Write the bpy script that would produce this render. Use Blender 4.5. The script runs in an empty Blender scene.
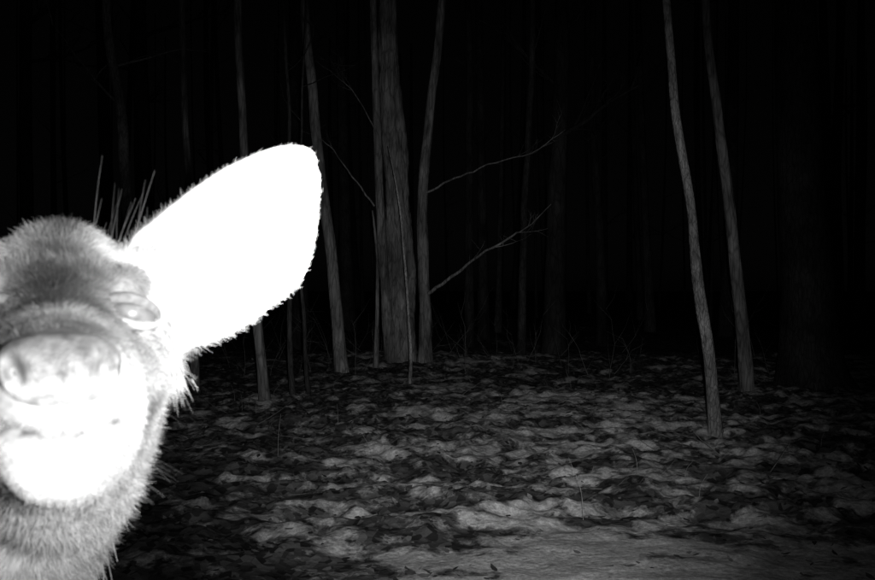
import bpy, math, random
import numpy as np
from mathutils import Vector, noise, Matrix
from mathutils.bvhtree import BVHTree
random.seed(7); rng=np.random.default_rng(7)
scene=bpy.context.scene
scene.view_settings.view_transform='Standard'; scene.view_settings.look='None'; scene.view_settings.exposure=0

# ------------------------------------------------------------ helpers
def link(ob,parent=None):
    scene.collection.objects.link(ob)
    if parent: ob.parent=parent
    return ob
def mesh_obj(name,verts,faces,mat=None,parent=None,smooth=True):
    me=bpy.data.meshes.new(name)
    me.from_pydata([tuple(v) for v in verts],[],faces); me.update()
    if smooth: me.polygons.foreach_set('use_smooth',[True]*len(me.polygons))
    ob=bpy.data.objects.new(name,me)
    if mat: me.materials.append(mat)
    return link(ob,parent)
class N:
    def __init__(s,name):
        s.m=bpy.data.materials.new(name); s.m.use_nodes=True
        s.t=s.m.node_tree; s.b=s.t.nodes['Principled BSDF']
    def n(s,typ,**kw):
        x=s.t.nodes.new(typ)
        for k,v in kw.items():
            if k.startswith('_'): setattr(x,k[1:],v)
            else: x.inputs[k].default_value=v
        return x
    def l(s,a,b): s.t.links.new(a,b)
    def ramp(s,src,stops):
        r=s.n('ShaderNodeValToRGB'); e=r.color_ramp.elements
        while len(e)<len(stops): e.new(.5)
        for q,(p,c) in zip(e,stops): q.position=p; q.color=(c,c,c,1)
        s.l(src,r.inputs[0]); return r.outputs[0]
    def math(s,op,a,b):
        x=s.n('ShaderNodeMath',_operation=op)
        for i,q in enumerate((a,b)):
            if isinstance(q,(int,float)): x.inputs[i].default_value=q
            else: s.l(q,x.inputs[i])
        return x.outputs[0]
    def bump(s,h,strength,dist):
        x=s.n('ShaderNodeBump',Strength=strength,Distance=dist); s.l(h,x.inputs['Height']); s.l(x.outputs[0],s.b.inputs['Normal'])

# ------------------------------------------------------------ materials
def bark(name,lo,hi,sc=14,zs=.18):
    m=N(name); tc=m.n('ShaderNodeTexCoord'); mp=m.n('ShaderNodeMapping'); mp.inputs['Scale'].default_value=(1,1,zs)
    m.l(tc.outputs['Object'],mp.inputs[0])
    a=m.n('ShaderNodeTexNoise',Scale=sc,Detail=8,Roughness=.7,Distortion=.6); m.l(mp.outputs[0],a.inputs[0])
    v=m.n('ShaderNodeTexVoronoi',Scale=sc*1.3,_feature='DISTANCE_TO_EDGE'); m.l(mp.outputs[0],v.inputs[0])
    c=m.n('ShaderNodeTexNoise',Scale=1.7,Detail=3); m.l(tc.outputs['Object'],c.inputs[0])
    r=m.ramp(a.outputs[0],[(.32,lo),(.5,(lo+hi)/2),(.68,hi)])
    cr=m.ramp(v.outputs[0],[(0,.6),(.12,1)])
    pr=m.ramp(c.outputs[0],[(.35,.6),(.65,1.2)])
    m.l(m.math('MULTIPLY',m.math('MULTIPLY',r,cr),pr),m.b.inputs['Base Color'])
    m.b.inputs['Roughness'].default_value=.95; m.b.inputs['Specular IOR Level'].default_value=.1
    m.bump(m.math('ADD',a.outputs[0],m.math('MULTIPLY',cr,.5)),1,.02)
    return m.m
bark_grey=bark('bark_grey',.08,.36); bark_dark=bark('bark_dark',.02,.05,9,.25); bark_pale=bark('bark_pale',.22,.55,22,.5)
bark_light=bark('bark_light',.10,.48,30,.35); bark_dim=bark('bark_dim',.03,.085,16,.3)
def flat(name,val,rough=.9):
    m=N(name); tc=m.n('ShaderNodeTexCoord'); a=m.n('ShaderNodeTexNoise',Scale=40,Detail=4); m.l(tc.outputs['Object'],a.inputs[0])
    m.l(m.ramp(a.outputs[0],[(.3,val*.6),(.7,val*1.3)]),m.b.inputs['Base Color']); m.b.inputs['Roughness'].default_value=rough
    m.b.inputs['Specular IOR Level'].default_value=.15
    return m.m
twig_mat=flat('twig',.16); stalk_mat=flat('dry_stalk',.32)

def ground_mat():
    m=N('forest_floor'); tc=m.n('ShaderNodeTexCoord'); P=tc.outputs['Object']
    at=m.n('ShaderNodeAttribute',_attribute_name='snow')
    w=m.n('ShaderNodeTexNoise',Scale=6,Detail=10,Roughness=.68,Distortion=.25); m.l(P,w.inputs[0])
    mask=m.math('ADD',at.outputs['Fac'],m.math('MULTIPLY',m.math('SUBTRACT',w.outputs[0],.5),2.3))
    mask=m.ramp(mask,[(.36,0),(.50,.4),(.66,1)])
    v=m.n('ShaderNodeTexVoronoi',Scale=26,Randomness=1); m.l(P,v.inputs[0])
    bw=m.n('ShaderNodeRGBToBW'); m.l(v.outputs['Color'],bw.inputs[0])
    leaf=m.ramp(bw.outputs[0],[(.2,.02),(.8,.12)])
    f=m.n('ShaderNodeTexNoise',Scale=42,Detail=8,Roughness=.8); m.l(P,f.inputs[0])
    snow=m.ramp(f.outputs[0],[(.32,.22),(.5,.50),(.66,.8)])
    mx=m.n('ShaderNodeMix',_data_type='FLOAT'); m.l(mask,mx.inputs[0]); m.l(leaf,mx.inputs[2]); m.l(snow,mx.inputs[3])
    m.l(mx.outputs[0],m.b.inputs['Base Color']); m.b.inputs['Roughness'].default_value=.9; m.b.inputs['Specular IOR Level'].default_value=.1
    h=m.math('ADD',m.math('MULTIPLY',v.outputs['Distance'],.3),m.math('ADD',w.outputs[0],m.math('MULTIPLY',f.outputs[0],.5)))
    m.bump(h,.5,.04)
    return m.m
gmat=ground_mat()

def attr_mat(name,rough=.8,spec=.2,noise_scale=300):
    m=N(name); at=m.n('ShaderNodeAttribute',_attribute_name='tone')
    tc=m.n('ShaderNodeTexCoord'); a=m.n('ShaderNodeTexNoise',Scale=noise_scale,Detail=3); m.l(tc.outputs['Object'],a.inputs[0])
    m.l(m.math('MULTIPLY',at.outputs['Fac'],m.ramp(a.outputs[0],[(.3,.7),(.7,1.15)])),m.b.inputs['Base Color'])
    m.b.inputs['Roughness'].default_value=rough; m.b.inputs['Specular IOR Level'].default_value=spec
    return m.m
hide_mat=attr_mat('deer_hide'); fur_mat=attr_mat('deer_fur',.7,.15,120)
leaf_mat=attr_mat('dead_leaf',.8,.2,60)

# ------------------------------------------------------------ ground
def nz(x,y,s,o=0.): return noise.noise(Vector((x*s+o,y*s-o,o*1.7)))
def height(x,y):
    near=max(0,min(1,(y-3.95)/.5+.35*nz(x,y,.9,3)+max(0,.3-x)))   # smoother packed strip close to the camera post
    amp=.22+.78*near
    h=.05*nz(x,y,.35,5)
    wx=x+.15*nz(x,y,1.3,11); wy=y+.15*nz(x,y,1.3,13)
    r=1-2*abs(nz(wx*.8,wy,3.4,2))
    h+=amp*(.05*nz(x,y,1.3,1)+.040*r+.040*nz(wx,wy,6.5,6)+.020*nz(x,y,14,4))
    h+=.12*math.exp(-((x+.5)**2/2.2+(y-13.6)**2/1.2))            # low mound around the big tree
    return h+.01*max(0,abs(y)-16)-.03
def axis(segs):
    out=[segs[0][0]]
    for a,b,s in segs:
        n=max(1,int(round((b-a)/s))); out+=list(np.linspace(a,b,n+1)[1:])
    return out
xs=axis([(-70,-20,5),(-20,-6,.7),(-6,-3,.12),(-3,4.5,.025),(4.5,7,.1),(7,20,.7),(20,70,5)])
ys=axis([(-25,-2,2),(-2,2.8,.3),(2.8,7,.022),(7,10,.035),(10,16,.08),(16,30,.6),(30,110,5)])
V=[];S=[]
for y in ys:
    for x in xs:
        z=height(x,y); V.append((x,y,z))
        s=.49+.45*nz(x*.7,y,4.6,8)+.26*nz(x*.6,y,.9,9)-.035*max(0,y-8)+1.6*(z+.02)-.12*max(0,min(1,(-x-.2)/.8))
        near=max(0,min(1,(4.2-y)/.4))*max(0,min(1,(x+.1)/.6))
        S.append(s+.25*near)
nx=len(xs); F=[(j*nx+i,j*nx+i+1,(j+1)*nx+i+1,(j+1)*nx+i) for j in range(len(ys)-1) for i in range(nx-1)]
g=mesh_obj('forest_ground',V,F,gmat); a=g.data.attributes.new('snow','FLOAT','POINT'); a.data.foreach_set('value',S)

V=[];F=[];T=[]
for i in range(8000):
    y=3.0+11*random.random()**1.3; x=random.uniform(-.5,.56)*y
    if nz(x*.7,y,4.6,8)>.0 and random.random()<.8: continue
    if y<4.3 and x>0 and random.random()<.8: continue
    L=random.uniform(.012,.030); wd=L*random.uniform(.4,.7); c=Vector((x,y,height(x,y)+.004+random.random()*.006))
    R=Matrix.Rotation(random.random()*6.28,3,'Z')@Matrix.Rotation(random.gauss(0,.3),3,'X')@Matrix.Rotation(random.gauss(0,.3),3,'Y')
    k=len(V); cu=random.uniform(-.3,.5)*wd
    for p in ((-L,0,0),(-L*.3,wd,cu),(L*.4,wd*.8,cu),(L,0,L*.2),(L*.4,-wd*.8,cu),(-L*.3,-wd,cu)): V.append(c+R@Vector(p))
    F+=[(k,k+1,k+5),(k+1,k+2,k+4,k+5),(k+2,k+3,k+4)]
    T+=[random.choice([.03,.05,.07,.1,.16])]*6
lo=mesh_obj('leaf_litter',V,F,leaf_mat,smooth=False); a=lo.data.attributes.new('tone','FLOAT','POINT'); a.data.foreach_set('value',T)

# ------------------------------------------------------------ trees
def catmull(P,n):
    P=[np.array(p,float) for p in P]; P=[2*P[0]-P[1]]+P+[2*P[-1]-P[-2]]; out=[]
    for i in range(1,len(P)-2):
        for k in range(n):
            t=k/n; a,b,c,d=P[i-1:i+3]
            out.append(.5*((2*b)+(c-a)*t+(2*a-5*b+4*c-d)*t*t+(3*b-a-3*c+d)*t**3))
    out.append(P[-2]); return out
def tube(V,F,pts,radii,seg=8,rough=.0,seed=0.):
    k0=len(V); n=len(pts); pts=[Vector(p) for p in pts]
    prev=None
    for i,p in enumerate(pts):
        t=(pts[min(i+1,n-1)]-pts[max(i-1,0)]).normalized()
        if prev is None:
            u=t.cross(Vector((0,1,0.01))).normalized()
        else: u=(prev-t*prev.dot(t)).normalized()
        prev=u; w=t.cross(u)
        for j in range(seg):
            a=2*math.pi*j/seg; r=radii[i]
            if rough: r*=1+rough*noise.noise(Vector((math.cos(a)*1.6+seed,math.sin(a)*1.6,p.z*1.3)))+rough*.5*noise.noise(Vector((math.cos(a)*5+seed,math.sin(a)*5,p.z*5)))
            V.append(p+u*math.cos(a)*r+w*math.sin(a)*r)
    for i in range(n-1):
        for j in range(seg):
            a=k0+i*seg+j; b=k0+i*seg+(j+1)%seg
            F.append((a,b,b+seg,a+seg))
    F.append(tuple(k0+(n-1)*seg+j for j in range(seg)))
def branch(V,F,p,d,L,r,depth):
    n=6 if depth else 4; pts=[Vector(p)]; d=Vector(d).normalized()
    for i in range(n):
        d=(d+Vector((random.gauss(0,.14),random.gauss(0,.14),random.gauss(.04,.1)))).normalized()
        pts.append(pts[-1]+d*L/n)
    tube(V,F,pts,[r*(1-.85*i/n) for i in range(n+1)],5 if r>.008 else 3)
    if depth:
        for k in range(random.randint(3,5)):
            i=random.randint(1,n); dd=(d+Vector((random.gauss(0,.8),random.gauss(0,.8),random.gauss(.1,.5)))).normalized()
            branch(V,F,pts[i],dd,L*random.uniform(.35,.6),r*.45,depth-1)
def stem(V,F,path,r0,r1,seg=14,rough=.12,flare=1.35,nlimb=0,zlimb=3.5,sub=8):
    pts=catmull(path,sub); n=len(pts); seed=random.random()*50
    z0=path[0][2]; rad=[]
    for i,p in enumerate(pts):
        t=i/(n-1); r=r0+(r1-r0)*t; h=p[2]-z0
        rad.append(r*(1+(flare-1)*math.exp(-h/.18)))
        if 0<i<n-1 and r0<.12: p[0]+=.022*noise.noise(Vector((seed,0,p[2]*1.4)))
    tube(V,F,pts,rad,seg,rough,seed)
    for k in range(nlimb):
        i=random.randint(0,n-2)
        if pts[i][2]<zlimb: continue
        an=random.random()*6.28
        branch(V,F,pts[i],(math.cos(an),math.sin(an),random.uniform(.2,.9)),random.uniform(.8,2.2)*(1.3-i/n),max(.008,rad[i]*.35),2)
def tree(name,mat,stems,extra=None):
    V=[];F=[]
    for s in stems: stem(V,F,**s)
    for pts,r in (extra or []):
        p=catmull(pts,5)
        for q_ in p[1:-1]: q_[2]+=random.gauss(0,.010)
        tube(V,F,p,[r*(1-.8*i/(len(p)-1)) for i in range(len(p))],6)
        for k in range(5):
            i=random.randint(len(p)//3,len(p)-2); d=Vector(p[i+1]-p[i]).normalized()+Vector((random.gauss(0,.5),random.gauss(0,.5),random.gauss(.1,.4)))
            branch(V,F,p[i],d,random.uniform(.15,.45),r*.3,1)
    return mesh_obj(name,V,F,mat)
tree('slender_tree',bark_light,[dict(path=[(2.19,7.05,-.08),(2.157,7.05,.393),(2.063,7.05,1.1),(1.985,7.08,1.81),(1.88,7.1,2.6),(1.81,7.1,3.4),(1.75,7.1,4.6),(1.6,7.2,7),(1.5,7.2,10)],r0=.050,r1=.018,rough=.22,nlimb=22,zlimb=4.5,sub=14)])
tree('slender_tree',bark_grey,[dict(path=[(3.34,9.67,-.08),(3.26,9.67,.99),(3.15,9.67,1.96),(3.02,9.67,3.04),(2.90,9.67,4.1),(2.8,9.7,6.5),(2.9,9.7,11)],r0=.072,r1=.03,rough=.22,nlimb=22,zlimb=5,sub=12)])
tree('pine_tree',bark_dim,[dict(path=[(4.36,10.4,-.08),(4.28,10.4,1.1),(4.15,10.4,4.4),(4.1,10.4,9),(4.0,10.5,16)],r0=.35,r1=.1,seg=26,rough=.14,nlimb=30,zlimb=6)])
tree('multi_stemmed_tree',bark_grey,[
 dict(path=[(-.50,13,-.1),(-.53,13,1.1),(-.58,13,2.4),(-.66,13,3.8),(-.72,13,5.3),(-.8,13,9),(-.7,13,16)],r0=.225,r1=.08,seg=40,rough=.3,flare=1.35,nlimb=30,zlimb=6,sub=18),
 dict(path=[(-.66,12.82,-.1),(-.74,12.85,.9),(-.80,12.85,1.9),(-.86,12.85,3.2),(-.93,12.9,5.3),(-1.1,12.9,9)],r0=.085,r1=.04,rough=.15,nlimb=10,zlimb=5.8),
 dict(path=[(-.17,12.85,-.1),(-.19,12.9,.9),(-.21,12.9,1.7),(-.20,12.9,2.6),(-.11,12.9,3.7),(.07,12.9,5.3),(.4,12.9,9)],r0=.095,r1=.05,rough=.18,flare=1.7,nlimb=14,zlimb=5.6)],
 extra=[([(-.16,12.85,1.03),(.2,12.6,1.28),(.47,12.4,1.5),(.95,12.2,1.8),(1.22,12.1,1.95),(1.52,12,2.25)],.028),
        ([(-.15,12.85,2.5),(.25,12.7,2.68),(.7,12.5,2.85),(1.3,12.4,3.0),(1.75,12.3,3.3)],.018),
        ([(-.9,12.8,2.3),(-1.2,12.6,2.7),(-1.5,12.5,3.1),(-1.75,12.4,3.3)],.014),
        ([(-.85,12.8,3.3),(-1.2,12.6,3.9),(-1.7,12.5,4.3)],.010)])
tree('sapling',bark_pale,[dict(path=[(-.33,10.6,-.06),(-.335,10.6,.4),(-.37,10.6,1.1),(-.42,10.6,1.8),(-.50,10.6,2.35),(-.58,10.6,2.8)],r0=.022,r1=.006,seg=8,flare=1.2)])
tree('sapling',bark_grey,[dict(path=[(-.86,12.4,-.06),(-.84,12.4,.6),(-.83,12.4,1.4),(-.9,12.4,2.2)],r0=.04,r1=.012,seg=8,flare=1.2)])
tree('slender_tree',bark_grey,[dict(path=[(-1.23,11.6,-.08),(-1.33,11.6,1.1),(-1.46,11.6,2.2),(-1.6,11.6,3.5),(-1.72,11.6,4.9),(-1.8,11.6,8),(-2,11.6,11)],r0=.085,r1=.04,nlimb=20,zlimb=4.8)])
tree('slender_tree',bark_grey,[dict(path=[(-1.72,8.97,-.08),(-1.79,8.97,.7),(-1.86,8.97,1.6),(-1.93,8.97,2.6),(-2.0,8.97,4),(-2.05,9,6),(-2.2,9,9)],r0=.054,r1=.03,nlimb=20,zlimb=4.2)])
tree('sapling',bark_dim,[dict(path=[(-1.52,9.4,-.08),(-1.55,9.4,.8),(-1.56,9.4,1.8),(-1.55,9.4,2.9),(-1.62,9.4,4.3),(-1.6,9.4,6)],r0=.03,r1=.012,seg=8,nlimb=10,zlimb=2.6)])
tree('sapling',bark_dim,[dict(path=[(-1.38,9.6,-.08),(-1.43,9.6,.8),(-1.5,9.6,1.9),(-1.45,9.6,2.9),(-1.4,9.6,4.6)],r0=.024,r1=.008,seg=8,nlimb=8,zlimb=2.6)])
tree('slender_tree',bark_grey,[dict(path=[(-2.7,10,-.08),(-2.75,10,1.5),(-2.8,10,2.6),(-2.85,10,4.4),(-2.9,10,8)],r0=.050,r1=.03,nlimb=14,zlimb=3.5)])
tree('slender_tree',bark_light,[dict(path=[(-3.1,9.5,-.08),(-3.25,9.5,1.5),(-3.35,9.5,2.9),(-3.5,9.5,4.2),(-3.4,9.5,7)],r0=.08,r1=.03,nlimb=14,zlimb=3)])
for (x,y,r) in [(1.35,14.5,.07),(1.95,15,.2),(.6,17,.10),(-3.9,12,.14),(3.3,18,.11),(-4.6,10,.09),(.95,18.5,.13),(-2.6,17,.18)]:
    x2=x+random.uniform(-.35,.35)
    tree('pine_tree' if r>.11 else 'slender_tree',bark_dark if r>.08 else bark_dim,[dict(path=[(x,y,-.1),((2*x+x2)/3,y,2.5),(x2,y,6),(x2+random.uniform(-.3,.3),y,12)],r0=r,r1=r*.4,nlimb=16,zlimb=3.5)])
V=[];F=[]
for i in range(110):
    y=random.uniform(19,60); x=random.uniform(-.75,.75)*y; r=random.choice([.05,.08,.12,.2]); x2=x+random.uniform(-.6,.6)
    stem(V,F,[(x,y,0),((x+x2)/2,y,4),(x2,y,10),(x2,y,16)],r,r*.3,seg=8,nlimb=5,zlimb=3,sub=3)
mesh_obj('distant_trees',V,F,bark_dim)

# brush, sticks and stalks
V=[];F=[]
for i in range(60):
    y=random.uniform(11,16); x=random.uniform(-.25,.45)*y; z=height(x,y)
    branch(V,F,(x,y,z-.02),(random.gauss(0,.4),random.gauss(0,.3),1),random.uniform(.3,1.0),random.uniform(.003,.006),1)
mesh_obj('undergrowth_brush',V,F,twig_mat)
V=[];F=[]
for i in range(22):
    y=random.uniform(5,12); x=random.uniform(-.3,.5)*y; an=random.uniform(0,6.28); z=height(x,y)
    branch(V,F,(x,y,z+.01),(math.cos(an),math.sin(an)*.8,random.uniform(0,.2)),random.uniform(.2,.5),random.uniform(.002,.005),1)
for (x,y,d,L) in [(1.55,6.2,(-.5,0,.8),.25),(1.9,6.0,(-.8,.1,.5),.35),(2.0,5.4,(.8,.2,.7),.3),(.25,9.5,(.5,0,.5),.5),(1.0,8,(.9,.2,.25),.5),(.4,10.5,(-.6,0,.6),.6),(-1.5,7.5,(.6,0,.5),.4)]:
    branch(V,F,(x,y,height(x,y)),d,L,.004,0)
mesh_obj('fallen_twigs',V,F,twig_mat)
V=[];F=[]
for (x,y,L) in [(.70,4.3,.30),(-1.05,5.9,.28),(1.4,4.8,.12)]+[(random.uniform(-.3,.5)*yy,yy,random.uniform(.06,.2)) for yy in np.random.default_rng(3).uniform(4.5,12,22)]:
    z=height(x,y); b=random.gauss(0,.05)
    p=catmull([(x,y,z-.01),(x+b*.2,y,z+L*.5),(x+b,y,z+L)],4); tube(V,F,p,[.0013*(1-.6*i/(len(p)-1)) for i in range(len(p))],4)
mesh_obj('dry_grass_stalks',V,F,stalk_mat)

# ------------------------------------------------------------ deer
deer=bpy.data.objects.new('white_tailed_deer',None); link(deer)
Nn=np.array([-.143,.34,1.068]); D=np.array([-.386,.919,-.086]); D/=np.linalg.norm(D)
U=np.cross(D,[0,0,1]); U/=np.linalg.norm(U); W=np.cross(U,D)
def l2w(p): p=np.asarray(p,float); return Nn+p[...,0:1]*U+p[...,1:2]*D+p[...,2:3]*W    # (u, a, v)
def w2l(p): q=np.asarray(p,float)-Nn; return np.stack([q@U,q@D,q@W],-1)
BV=[];BF=[]
def loft(rings):
    k=len(BV); s=len(rings[0])
    for r in rings: BV.extend([tuple(p) for p in r])
    for i in range(len(rings)-1):
        for j in range(s):
            BF.append((k+i*s+j,k+i*s+(j+1)%s,k+(i+1)*s+(j+1)%s,k+(i+1)*s+j))
    BF.append(tuple(k+j for j in range(s))[::-1]); BF.append(tuple(k+(len(rings)-1)*s+j for j in range(s)))
st=np.array([[-.006,.012,.006,-.026],[-.002,.020,.013,-.040],[.008,.026,.019,-.047],[.03,.031,.023,-.052],[.06,.035,.029,-.058],[.09,.039,.037,-.066],
 [.12,.045,.050,-.076],[.15,.051,.064,-.087],[.18,.057,.080,-.096],[.21,.059,.092,-.100],[.24,.055,.095,-.098],[.27,.046,.084,-.085],[.295,.03,.055,-.05]])
sa=np.linspace(st[0,0],st[-1,0],50); prof=[np.interp(sa,st[:,0],st[:,i]) for i in range(4)]
rings=[]
for a_,hw,tp,bt in zip(*prof):
    th=np.linspace(0,2*np.pi,40,endpoint=False); c=(tp+bt)/2; hh=(tp-bt)/2
    cx=np.sign(np.cos(th))*abs(np.cos(th))**.85; sz=np.sign(np.sin(th))*abs(np.sin(th))**.95
    taper=1-.20*np.clip(sz,0,1)*np.clip((a_-.08)/.1,0,1)-.16*np.clip(-sz,0,1)*np.clip((a_-.03)/.1,.4,1)
    rings.append(l2w(np.stack([hw*cx*taper,np.full(40,a_),c+hh*sz],-1)))
loft(rings)
def blob(c,r,local=True):
    th=np.linspace(.02,np.pi-.02,14); rs=[]
    for t in th:
        ph=np.linspace(0,2*np.pi,20,endpoint=False)
        q=np.stack([c[0]+r[0]*np.sin(t)*np.cos(ph),c[1]+r[1]*np.sin(t)*np.sin(ph),np.full(20,c[2]+r[2]*np.cos(t))],-1)
        rs.append(l2w(q) if local else q)
    loft(rs[::-1])
for s in (1,-1):
    blob((s*.034,.158,.048),(.014,.022,.012))       # brow ridge
    blob((s*.036,.14,-.006),(.018,.05,.020))        # cheek bone
    blob((s*.046,.215,.05),(.024,.024,.030))        # ear root
    blob((s*.015,.008,-.008),(.012,.013,.012))      # lip pads
blob((0,.013,-.036),(.020,.018,.015))              # chin
def limb(pts,rad,sub=6,ecc=(1,1)):
    P=catmull(pts,sub); R=catmull([(r,0,0) for r in rad],sub); rs=[]; prev=None
    for i,p in enumerate(P):
        t=P[min(i+1,len(P)-1)]-P[max(i-1,0)]; t/=np.linalg.norm(t)
        u=np.cross(t,[0.13,.07,1.0]) if prev is None else prev-t*np.dot(prev,t); u/=np.linalg.norm(u); prev=u; w=np.cross(t,u)
        th=np.linspace(0,2*np.pi,24,endpoint=False)
        rs.append(p+R[i][0]*(np.outer(np.cos(th),u)*ecc[0]+np.outer(np.sin(th),w)*ecc[1]))
    loft(rs)
limb([(-.22,.54,1.06),(-.268,.585,1.0),(-.342,.65,.90),(-.49,.77,.80),(-.68,.93,.74)],[.045,.074,.086,.12,.15],ecc=(.85,1.1))
T=np.array([-.84,.54,0]); T/=np.linalg.norm(T); Lr=np.array([T[1],-T[0],0]); C0=np.array([-.62,.90,0])
def tp(f,s,z): return tuple(C0+T*f+Lr*s+np.array([0,0,z]))
limb([tp(-.06,0,.70),tp(.06,0,.71),tp(.22,0,.70),tp(.45,0,.68),tp(.7,0,.70),tp(.92,0,.74),tp(1.05,0,.72)],[.08,.165,.19,.20,.185,.165,.07],ecc=(.85,1.1))
for s in (1,-1):
    limb([tp(.12,s*.09,.66),tp(.14,s*.11,.52),tp(.17,s*.10,.42),tp(.15,s*.09,.27),tp(.16,s*.09,.10),tp(.13,s*.09,.035)],[.085,.06,.036,.024,.017,.022],ecc=(1,1))
    limb([tp(.95,s*.08,.72),tp(.90,s*.11,.56),tp(.86,s*.10,.47),tp(1.06,s*.09,.31),tp(1.04,s*.09,.12),tp(1.0,s*.09,.035)],[.11,.085,.055,.03,.018,.022])
limb([tp(1.04,0,.82),tp(1.13,0,.76),tp(1.17,0,.62)],[.025,.032,.012])
me=bpy.data.meshes.new('tmp'); me.from_pydata(BV,[],BF); me.update()
tmp=bpy.data.objects.new('tmp',me); link(tmp)
md=tmp.modifiers.new('r','REMESH'); md.mode='VOXEL'; md.voxel_size=.0033
md=tmp.modifiers.new('s','SMOOTH'); md.iterations=12; md.factor=.6
dg=bpy.context.evaluated_depsgraph_get(); dg.update()
body_me=bpy.data.meshes.new_from_object(tmp.evaluated_get(dg)); bpy.data.objects.remove(tmp)
body_me.name='body'; nv=len(body_me.vertices); print('body verts',nv)
co=np.empty(nv*3,np.float32); body_me.vertices.foreach_get('co',co); co=co.reshape(-1,3).astype(float)
L=w2l(co); u,a_,v=L.T
nrm=np.empty(nv*3,np.float32); body_me.vertices.foreach_get('normal',nrm); nrm=nrm.reshape(-1,3)
bvh=BVHTree.FromPolygons([tuple(c) for c in co],[tuple(p.vertices) for p in body_me.polygons])
EU,EVv=.0350,.031
hit=bvh.ray_cast(Vector(l2w(np.array([EU,-.05,EVv]))),Vector(D)); EA=w2l(np.array(hit[0]))[1]; print('eye depth',EA)
def msl(L): return np.exp(-((L[...,2]+.0225-14*L[...,0]**2*.5)/.0022)**2)*np.clip((.04-L[...,1])/.02,0,1)*(abs(L[...,0])<.025)
co-=nrm*(msl(L)*.006)[:,None]
for s in (1,-1):
    dd=(L-np.array([s*EU,EA,EVv]))/np.array([.016,.03,.011]); co-=nrm*(np.exp(-(dd**2).sum(1))*.007)[:,None]
body_me.vertices.foreach_set('co',co.astype(np.float32).ravel()); body_me.update()
def ss(e0,e1,x): t=np.clip((x-e0)/(e1-e0),0,1); return t*t*(3-2*t)
def gs(L,c,r): return np.exp(-(((L-np.array(c))/np.array(r))**2).sum(-1))
def tone(Pw):
    L=w2l(Pw); Ls=L.copy(); Ls[...,0]=abs(Ls[...,0]); u,a,v=Ls.T
    t=np.full(len(L),.20)
    t+=.35*ss(.03,-.03,v)*ss(.3,.1,a)
    t=t*(1-.55*ss(.022,.032,v)*ss(.06,.085,a)*ss(.15,.12,a)*ss(.045,.03,u))
    t+=.26*gs(Ls,(.006,.045,.030),(.013,.024,.010))              # light patch above the nose
    t+=.45*ss(.12,.03,a)*ss(.018,-.008,v)
    t+=.20*ss(.09,.03,a)*ss(-.015,-.03,v)
    t+=.45*gs(Ls,(EU,EA,EVv),(.021,.04,.020))
    t+=.75*gs(Ls,(.028,.20,.074),(.020,.05,.020))
    t+=.6*gs(Ls,(.050,.205,.045),(.022,.05,.030))
    t+=.38*ss(-.03,-.08,v)*ss(.06,.14,a)*(a<.6)
    t*=1-.88*msl(Ls)
    n=np.array([noise.noise(Vector(p*60)) for p in Pw]); n2=np.array([noise.noise(Vector(p*28)) for p in Pw])
    return np.clip(t*(1+.45*n+.4*n2),.02,.9)
def set_tone(me,t,scale=1.0):
    at=me.attributes.new('tone','FLOAT','POINT'); at.data.foreach_set('value',(t*scale).astype(np.float32))
set_tone(body_me,tone(co),.8)
body_me.polygons.foreach_set('use_smooth',[True]*len(body_me.polygons)); body_me.materials.clear(); body_me.materials.append(hide_mat)
body=bpy.data.objects.new('body',body_me); link(body,deer)

def sphere(n,m):
    V=[];F=[]
    for i in range(n+1):
        t=math.pi*i/n
        for j in range(m):
            p=2*math.pi*j/m; V.append((math.sin(t)*math.cos(p),math.sin(t)*math.sin(p),math.cos(t)))
    for i in range(n):
        for j in range(m): F.append((i*m+j,(i+1)*m+j,(i+1)*m+(j+1)%m,i*m+(j+1)%m))
    return np.array(V),F
sv,sf=sphere(90,140)
# nose pad: broad flat-topped trapezoid with large comma nostrils
sg=np.sign(sv)*np.abs(sv)**np.array([.85,1,.8]); q=sg*np.array([.0215,.013,.0150]); q[:,0]*=1+.16*(sv[:,2]); q+= np.array([0,.0005,.001])
for s in (1,-1):
    x=s*q[:,0]; z=q[:,2]-.001
    d1=np.exp(-((x-.0158)/.0036)**2-((z-.0005-.5*(x-.0155))/.0050)**2)*(q[:,1]<.005)
    rim=np.exp(-((x-.0155)/.0080)**2-((z)/.009)**2)*(q[:,1]<.005)
    q[:,1]+=.012*d1-.0042*rim
q[:,1]+=.0015*np.exp(-(q[:,0]/.0012)**2)*(q[:,1]<0)*(q[:,2]<.0)
mn=N('nose_leather'); tc=mn.n('ShaderNodeTexCoord'); vv=mn.n('ShaderNodeTexVoronoi',Scale=900); mn.l(tc.outputs['Object'],vv.inputs[0])
n2=mn.n('ShaderNodeTexNoise',Scale=190,Detail=6); mn.l(tc.outputs['Object'],n2.inputs[0])
at=mn.n('ShaderNodeAttribute',_attribute_name='tone')
mn.l(mn.math('MULTIPLY',at.outputs['Fac'],mn.ramp(n2.outputs[0],[(.35,.6),(.65,1.3)])),mn.b.inputs['Base Color']); mn.b.inputs['Roughness'].default_value=.5; mn.bump(vv.outputs[0],.5,.0006)
no=mesh_obj('nose',l2w(q),sf,mn.m,deer)
lip=ss(.002,-.007,q[:,2]); set_tone(no.data,.19+.36*lip+.22*np.exp(-((abs(q[:,0])-.0158)/.005)**2-(q[:,2]/.007)**2))
me_=N('eye'); me_.b.inputs['Roughness'].default_value=.35
tc=me_.n('ShaderNodeTexCoord'); nn2=me_.n('ShaderNodeTexNoise',Scale=120); me_.l(tc.outputs['Object'],nn2.inputs[0]); me_.l(me_.ramp(nn2.outputs[0],[(.3,.11),(.7,.26)]),me_.b.inputs['Base Color'])
sv2,sf2=sphere(24,32)
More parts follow.
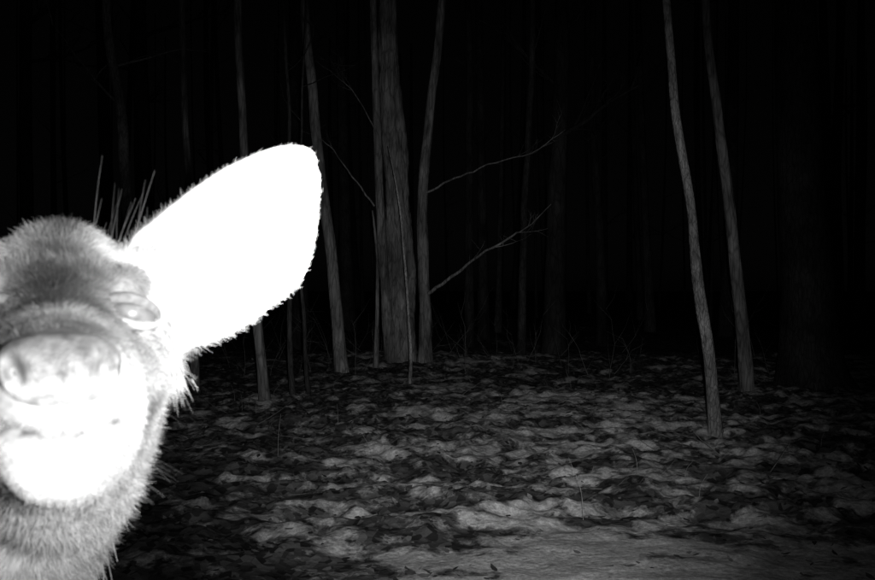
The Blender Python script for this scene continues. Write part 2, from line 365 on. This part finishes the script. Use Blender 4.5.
for s in (1,-1):
    c=np.array([s*EU,EA+.0066,EVv]); mesh_obj('eye_ball',l2w(sv2*np.array([.0130,.0130,.0105])+c),sf2,me_.m,deer)
    for up in (1,-1):
        LV=[];LF=[]; pts=[]
        for k in range(15):
            t=math.pi*k/14
            pts.append(Vector(l2w(np.array([s*(EU+.0142*math.cos(t)),EA+.0038-.0098*math.sin(t)+.004*math.cos(t),EVv-.003*math.cos(t)+up*(.0072 if up>0 else .0064)*math.sin(t)]))))
        tube(LV,LF,pts,[.0012+(.0022 if up>0 else .0014)*math.sin(math.pi*k/14) for k in range(15)],8)
        lid=mesh_obj('eyelid',LV,LF,hide_mat,deer); set_tone(lid.data,np.full(len(LV),.24 if up>0 else .5))

# ears
top=np.array([(-14,20),(-9,37),(3,48),(21,63),(46,80),(70,91),(86,94.5),(94,93),(98,86)])*.001
bot=np.array([(4,-44),(12,-35),(21,-28),(37,-23),(56,-13),(73,0),(88,13),(96,38),(99,74)])*.001
nt,ns=60,40; tt=np.linspace(0,1,nt)
def sm(A): 
    c=catmull([(x,z,0) for x,z in A],12); c=np.array(c)[:,:2]; return np.stack([np.interp(tt,np.linspace(0,1,len(c)),c[:,i]) for i in (0,1)],-1)
Tp,Bt=sm(top),sm(bot)
E=[]
for i in range(nt):
    for j in range(ns):
        s=j/(ns-1); p=Tp[i]*(1-s)+Bt[i]*s; t=tt[i]
        cup=(.030*(1-t)**.6+.012)*4*s*(1-s)*(1-.6*t**4)
        wav=.0012*noise.noise(Vector((p[0]*60,p[1]*60,0)))
        E.append((-.176+p[0],.548+cup+.012*t+wav+.004*s,1.094+p[1]))
E=np.array(E); EF=[(i*ns+j,(i+1)*ns+j,(i+1)*ns+j+1,i*ns+j+1) for i in range(nt-1) for j in range(ns-1)]
edge=np.array([min(j,ns-1-j)/(ns/2) for i in range(nt) for j in range(ns)])
ear_src=[]
for k,s in enumerate((1,-1)):
    P=E
    if s<0: Lq=w2l(E); Lq[:,0]*=-1; P=l2w(Lq)
    F_=EF if s>0 else [f[::-1] for f in EF]
    eo=mesh_obj('ear',P,F_,hide_mat,deer); set_tone(eo.data,np.clip(.6+.3*edge,0,.85))
    mo=eo.modifiers.new('t','SOLIDIFY'); mo.thickness=.003; mo.offset=1
    ear_src.append((P,F_))
hm=flat('hoof',.05,.5)
for f,s_ in ((.12,1),(.12,-1),(.99,1),(.99,-1)):
    V=[];F=[]
    for dx in (.011,-.011):
        k=len(V)
        for z,ln,w_ in ((-.01,.045,.011),(.02,.036,.011),(.045,.02,.009)):
            for x,y in ((-1,.5),(1,.5),(1,-.6),(.2,-1),(-.4,-1),(-1,-.6)): V.append(tp(f+y*ln*.8+.005,s_*.09+dx+x*w_*.9,z))
        for i in range(2):
            for j in range(6): F.append((k+i*6+j,k+i*6+(j+1)%6,k+(i+1)*6+(j+1)%6,k+(i+1)*6+j))
        F+=[tuple(k+j for j in range(6))[::-1],tuple(k+12+j for j in range(6))]
    mesh_obj('hoof',V,F,hm,deer,smooth=False)

# fur -----------------------------------------------------------
def sample(P,tris,n,wfun):
    A,B,C=P[tris[:,0]],P[tris[:,1]],P[tris[:,2]]; cr=np.cross(B-A,C-A); ar=np.linalg.norm(cr,axis=1); cen=(A+B+C)/3
    w=ar*wfun(cen); w/=w.sum(); idx=rng.choice(len(tris),n,p=w)
    r1=np.sqrt(rng.random(n)); r2=rng.random(n)
    p=A[idx]*(1-r1)[:,None]+B[idx]*(r1*(1-r2))[:,None]+C[idx]*(r1*r2)[:,None]
    return p,(cr[idx]/(ar[idx][:,None]+1e-12))
def add_fur(name,root,nor,lay,length,lift,radius,tn,rnd=.25,K=5,parent=deer,curlf=1.):
    n=len(root); lay=lay-nor*(lay*nor).sum(1)[:,None]; lay/=np.linalg.norm(lay,axis=1)[:,None]+1e-9
    d=lay+nor*lift[:,None]+rng.normal(0,rnd,(n,3)); d/=np.linalg.norm(d,axis=1)[:,None]
    curl=(lay*.35+rng.normal(0,.18,(n,3)))*curlf; pts=np.empty((n,K,3)); 
    for k in range(K):
        t=k/(K-1); pts[:,k]=root+d*(length*t)[:,None]+curl*(length*t*t*.6)[:,None]-nor*0.0003
    hc=bpy.data.hair_curves.new(name); hc.add_curves([K]*n)
    hc.attributes['position'].data.foreach_set('vector',pts.astype(np.float32).ravel())
    ra=hc.attributes.get('radius') or hc.attributes.new('radius','FLOAT','POINT')
    rad=np.repeat(radius[:,None],K,1)*np.linspace(1,.15,K)[None]; ra.data.foreach_set('value',rad.astype(np.float32).ravel())
    ta=hc.attributes.new('tone','FLOAT','POINT'); ta.data.foreach_set('value',(np.repeat(tn[:,None],K,1)*np.linspace(.75,1.15,K)[None]).astype(np.float32).ravel())
    hc.materials.append(fur_mat); ob=bpy.data.objects.new(name,hc); link(ob,parent); return ob
body_me.calc_loop_triangles(); tr=np.empty(len(body_me.loop_triangles)*3,np.int32); body_me.loop_triangles.foreach_get('vertices',tr); tr=tr.reshape(-1,3)
def wf(c):
    L=w2l(c); head=(L[:,1]<.34)&(c[:,2]>.8); nosepad=(abs(L[:,0])<.021)&(L[:,1]<.008)&(L[:,2]>-.014)&(L[:,2]<.019)
    La=np.stack([abs(L[:,0]),L[:,1],L[:,2]],-1)
    eye=gs(La,(EU,EA,EVv),(.014,.03,.009))>.4
    return np.where(nosepad|eye|(msl(La)>.5),0,np.where(head,1+1.5*(L[:,1]<.06),.0))
def fur_batch(name,n,wfun,scale=1.,K=5):
    p,nr=sample(co,tr,n,wfun); L=w2l(p); a=L[:,1]
    lay=D*1.0-W*.35+U*(L[:,0:1]*2); lay=np.where((a>.3)[:,None],np.array([-.3,.2,-.9]),lay)
    lay=lay+.7*np.array([noise.noise_vector(Vector(q*40)) for q in p])
    ln=(.0020+.0042*ss(.03,.2,a)+.007*ss(-.03,-.09,L[:,2])*ss(.1,.2,a))*rng.uniform(.5,1.3,n)*scale
    tn=tone(p)*rng.uniform(.5,1.5,n)
    add_fur(name,p,nr,lay,ln,.25+.35*rng.random(n),np.full(n,.00014)*rng.uniform(.7,1.5,n)*(1 if scale==1 else 5),np.clip(tn,.02,.92),K=K)
fur_batch('head_fur',130000,wf,K=4)
fur_batch('coat',18000,lambda c:np.where((w2l(c)[:,1]>.32)|(c[:,2]<.8),1.,0.),2.2,K=3)
for P,F_ in ear_src:
    f=np.array(F_); tri=np.concatenate([f[:,[0,1,2]],f[:,[0,2,3]]])
    base=P[:ns].mean(0); tip=P[-ns:].mean(0); ax=(tip-base)/np.linalg.norm(tip-base)
    for nm,sg_,cnt in (('ear_inner_fur',1,24000),('ear_back_fur',-1,9000)):
        p,nr=sample(P,tri,cnt,lambda c:np.ones(len(c)))
        facing=np.sign((nr*(np.array([0,0,1.1])-p)).sum(1)); nr=nr*facing[:,None]*sg_
        root=p+nr*(.0 if sg_>0 else .003)
        rel=((p-base)@ax)/np.linalg.norm(tip-base); out=p-(base+np.outer((p-base)@ax,ax))
        ln=(.0018+.005*np.clip(1-rel,0,1)**1.5)*rng.uniform(.4,1.4,cnt)
        add_fur(nm,root,nr,ax*.6+out*9,ln,.3+.4*rng.random(cnt),np.full(cnt,.00010),np.full(cnt,.8 if sg_>0 else .5)*rng.uniform(.75,1.1,cnt),.5,K=4)
n=2200; s_=rng.random(n); p=np.array([-.168,.560,1.048])+np.outer(s_,[-.012,-.005,.03])+rng.normal(0,.004,(n,3))
nr=np.tile(np.array([.8,-.3,-.3]),(n,1)); nr/=np.linalg.norm(nr[0])
add_fur('cheek_tuft',p,nr,np.tile([.5,.1,-1.],(n,1)),rng.uniform(.006,.018,n),rng.uniform(.2,.9,n),np.full(n,.00013),rng.uniform(.3,.8,n))
n=13; p=np.array([-.209,.575,1.122])+rng.normal(0,1,(n,3))*np.array([.010,.008,.003]); nr=np.tile(np.array([0,0,1.]),(n,1))
add_fur('guard_hairs',p,nr,np.tile([.25,0,.1],(n,1)),rng.uniform(.03,.062,n),rng.uniform(3,7,n),np.full(n,.00032),rng.uniform(.05,.14,n),.9,curlf=.25)
n=20; sgn=rng.choice([1,-1],n); p=l2w(np.stack([sgn*rng.uniform(.018,.03,n),rng.uniform(.005,.04,n),rng.uniform(-.045,.0,n)],-1)); nr=(U[None]*sgn[:,None]-D*.3)
add_fur('whiskers',p,nr,np.tile(-W,(n,1)),rng.uniform(.008,.018,n),rng.uniform(.8,2,n),np.full(n,.00012),rng.uniform(.2,.5,n),.3)
n=36; p=l2w(np.stack([rng.uniform(.045,.053,n),rng.uniform(.18,.24,n),rng.uniform(-.06,.02,n)],-1)); nr=np.tile(U,(n,1))
add_fur('jaw_guard_hairs',p,nr,np.tile(-W,(n,1)),rng.uniform(.010,.022,n),rng.uniform(.8,2.6,n),np.full(n,.00012),rng.uniform(.05,.13,n),.3,curlf=.5)

# ------------------------------------------------------------ infrared flash unit of the trail camera
ld=bpy.data.lights.new('infrared_flash','SPOT'); ld.energy=760; ld.spot_size=math.radians(120); ld.spot_blend=.5; ld.shadow_soft_size=.02
lp=Vector((.055,-.0,1.105)); aim=Vector((.03,1,-.035)).normalized()
lo_=bpy.data.objects.new('infrared_flash',ld); lo_.location=lp; lo_.rotation_euler=aim.to_track_quat('-Z','Y').to_euler(); link(lo_)
ld.use_nodes=True; nt_=ld.node_tree; em=nt_.nodes['Emission']
ge=nt_.nodes.new('ShaderNodeNewGeometry'); dt=nt_.nodes.new('ShaderNodeVectorMath'); dt.operation='DOT_PRODUCT'; dt.inputs[1].default_value=aim
nt_.links.new(ge.outputs['Incoming'],dt.inputs[0])
def mth(op,a,b=None):
    x=nt_.nodes.new('ShaderNodeMath'); x.operation=op; nt_.links.new(a,x.inputs[0])
    if b is not None: x.inputs[1].default_value=b
    return x.outputs[0]
th=mth('DIVIDE',mth('ARCCOSINE',mth('MINIMUM',mth('ABSOLUTE',dt.outputs['Value']),.99999)),math.radians(50))
cr=nt_.nodes.new('ShaderNodeValToRGB'); e=cr.color_ramp.elements; cr.color_ramp.interpolation='EASE'
stops=[(0,1),(10,.92),(17,.58),(20,.26),(23,.08),(27,.040),(31,.027),(40,.015),(50,0)]
while len(e)<len(stops): e.new(.5)
for q_,(d_,c_) in zip(e,stops): q_.position=d_/50; q_.color=(c_,c_,c_,1)
nt_.links.new(th,cr.inputs[0]); nt_.links.new(cr.outputs[0],em.inputs['Color'])

# faint night sky and moon
w=bpy.data.worlds.new('World'); scene.world=w; w.use_nodes=True; nt2=w.node_tree; bg=nt2.nodes['Background']
sk=nt2.nodes.new('ShaderNodeTexSky'); sk.sky_type='NISHITA'; sk.sun_disc=False; sk.sun_elevation=math.radians(25); sk.sun_rotation=math.radians(160)
bw=nt2.nodes.new('ShaderNodeRGBToBW'); nt2.links.new(sk.outputs[0],bw.inputs[0]); nt2.links.new(bw.outputs[0],bg.inputs[0]); bg.inputs[1].default_value=.00015
sd=bpy.data.lights.new('moon','SUN'); sd.energy=.0015; sd.angle=math.radians(.5); so=bpy.data.objects.new('moon',sd); so.rotation_euler=(math.radians(65),0,math.radians(20)); so.location=(0,0,20); link(so)

cd=bpy.data.cameras.new('trail_camera'); cam=bpy.data.objects.new('trail_camera',cd); link(cam); cam.location=(0,0,1.1); cam.rotation_euler=(math.radians(90),0,0)
cd.sensor_width=36; cd.lens=36*897/875; cd.clip_start=.02; cd.clip_end=300; scene.camera=cam
cd.dof.use_dof=True; cd.dof.focus_distance=6.5; cd.dof.aperture_fstop=22
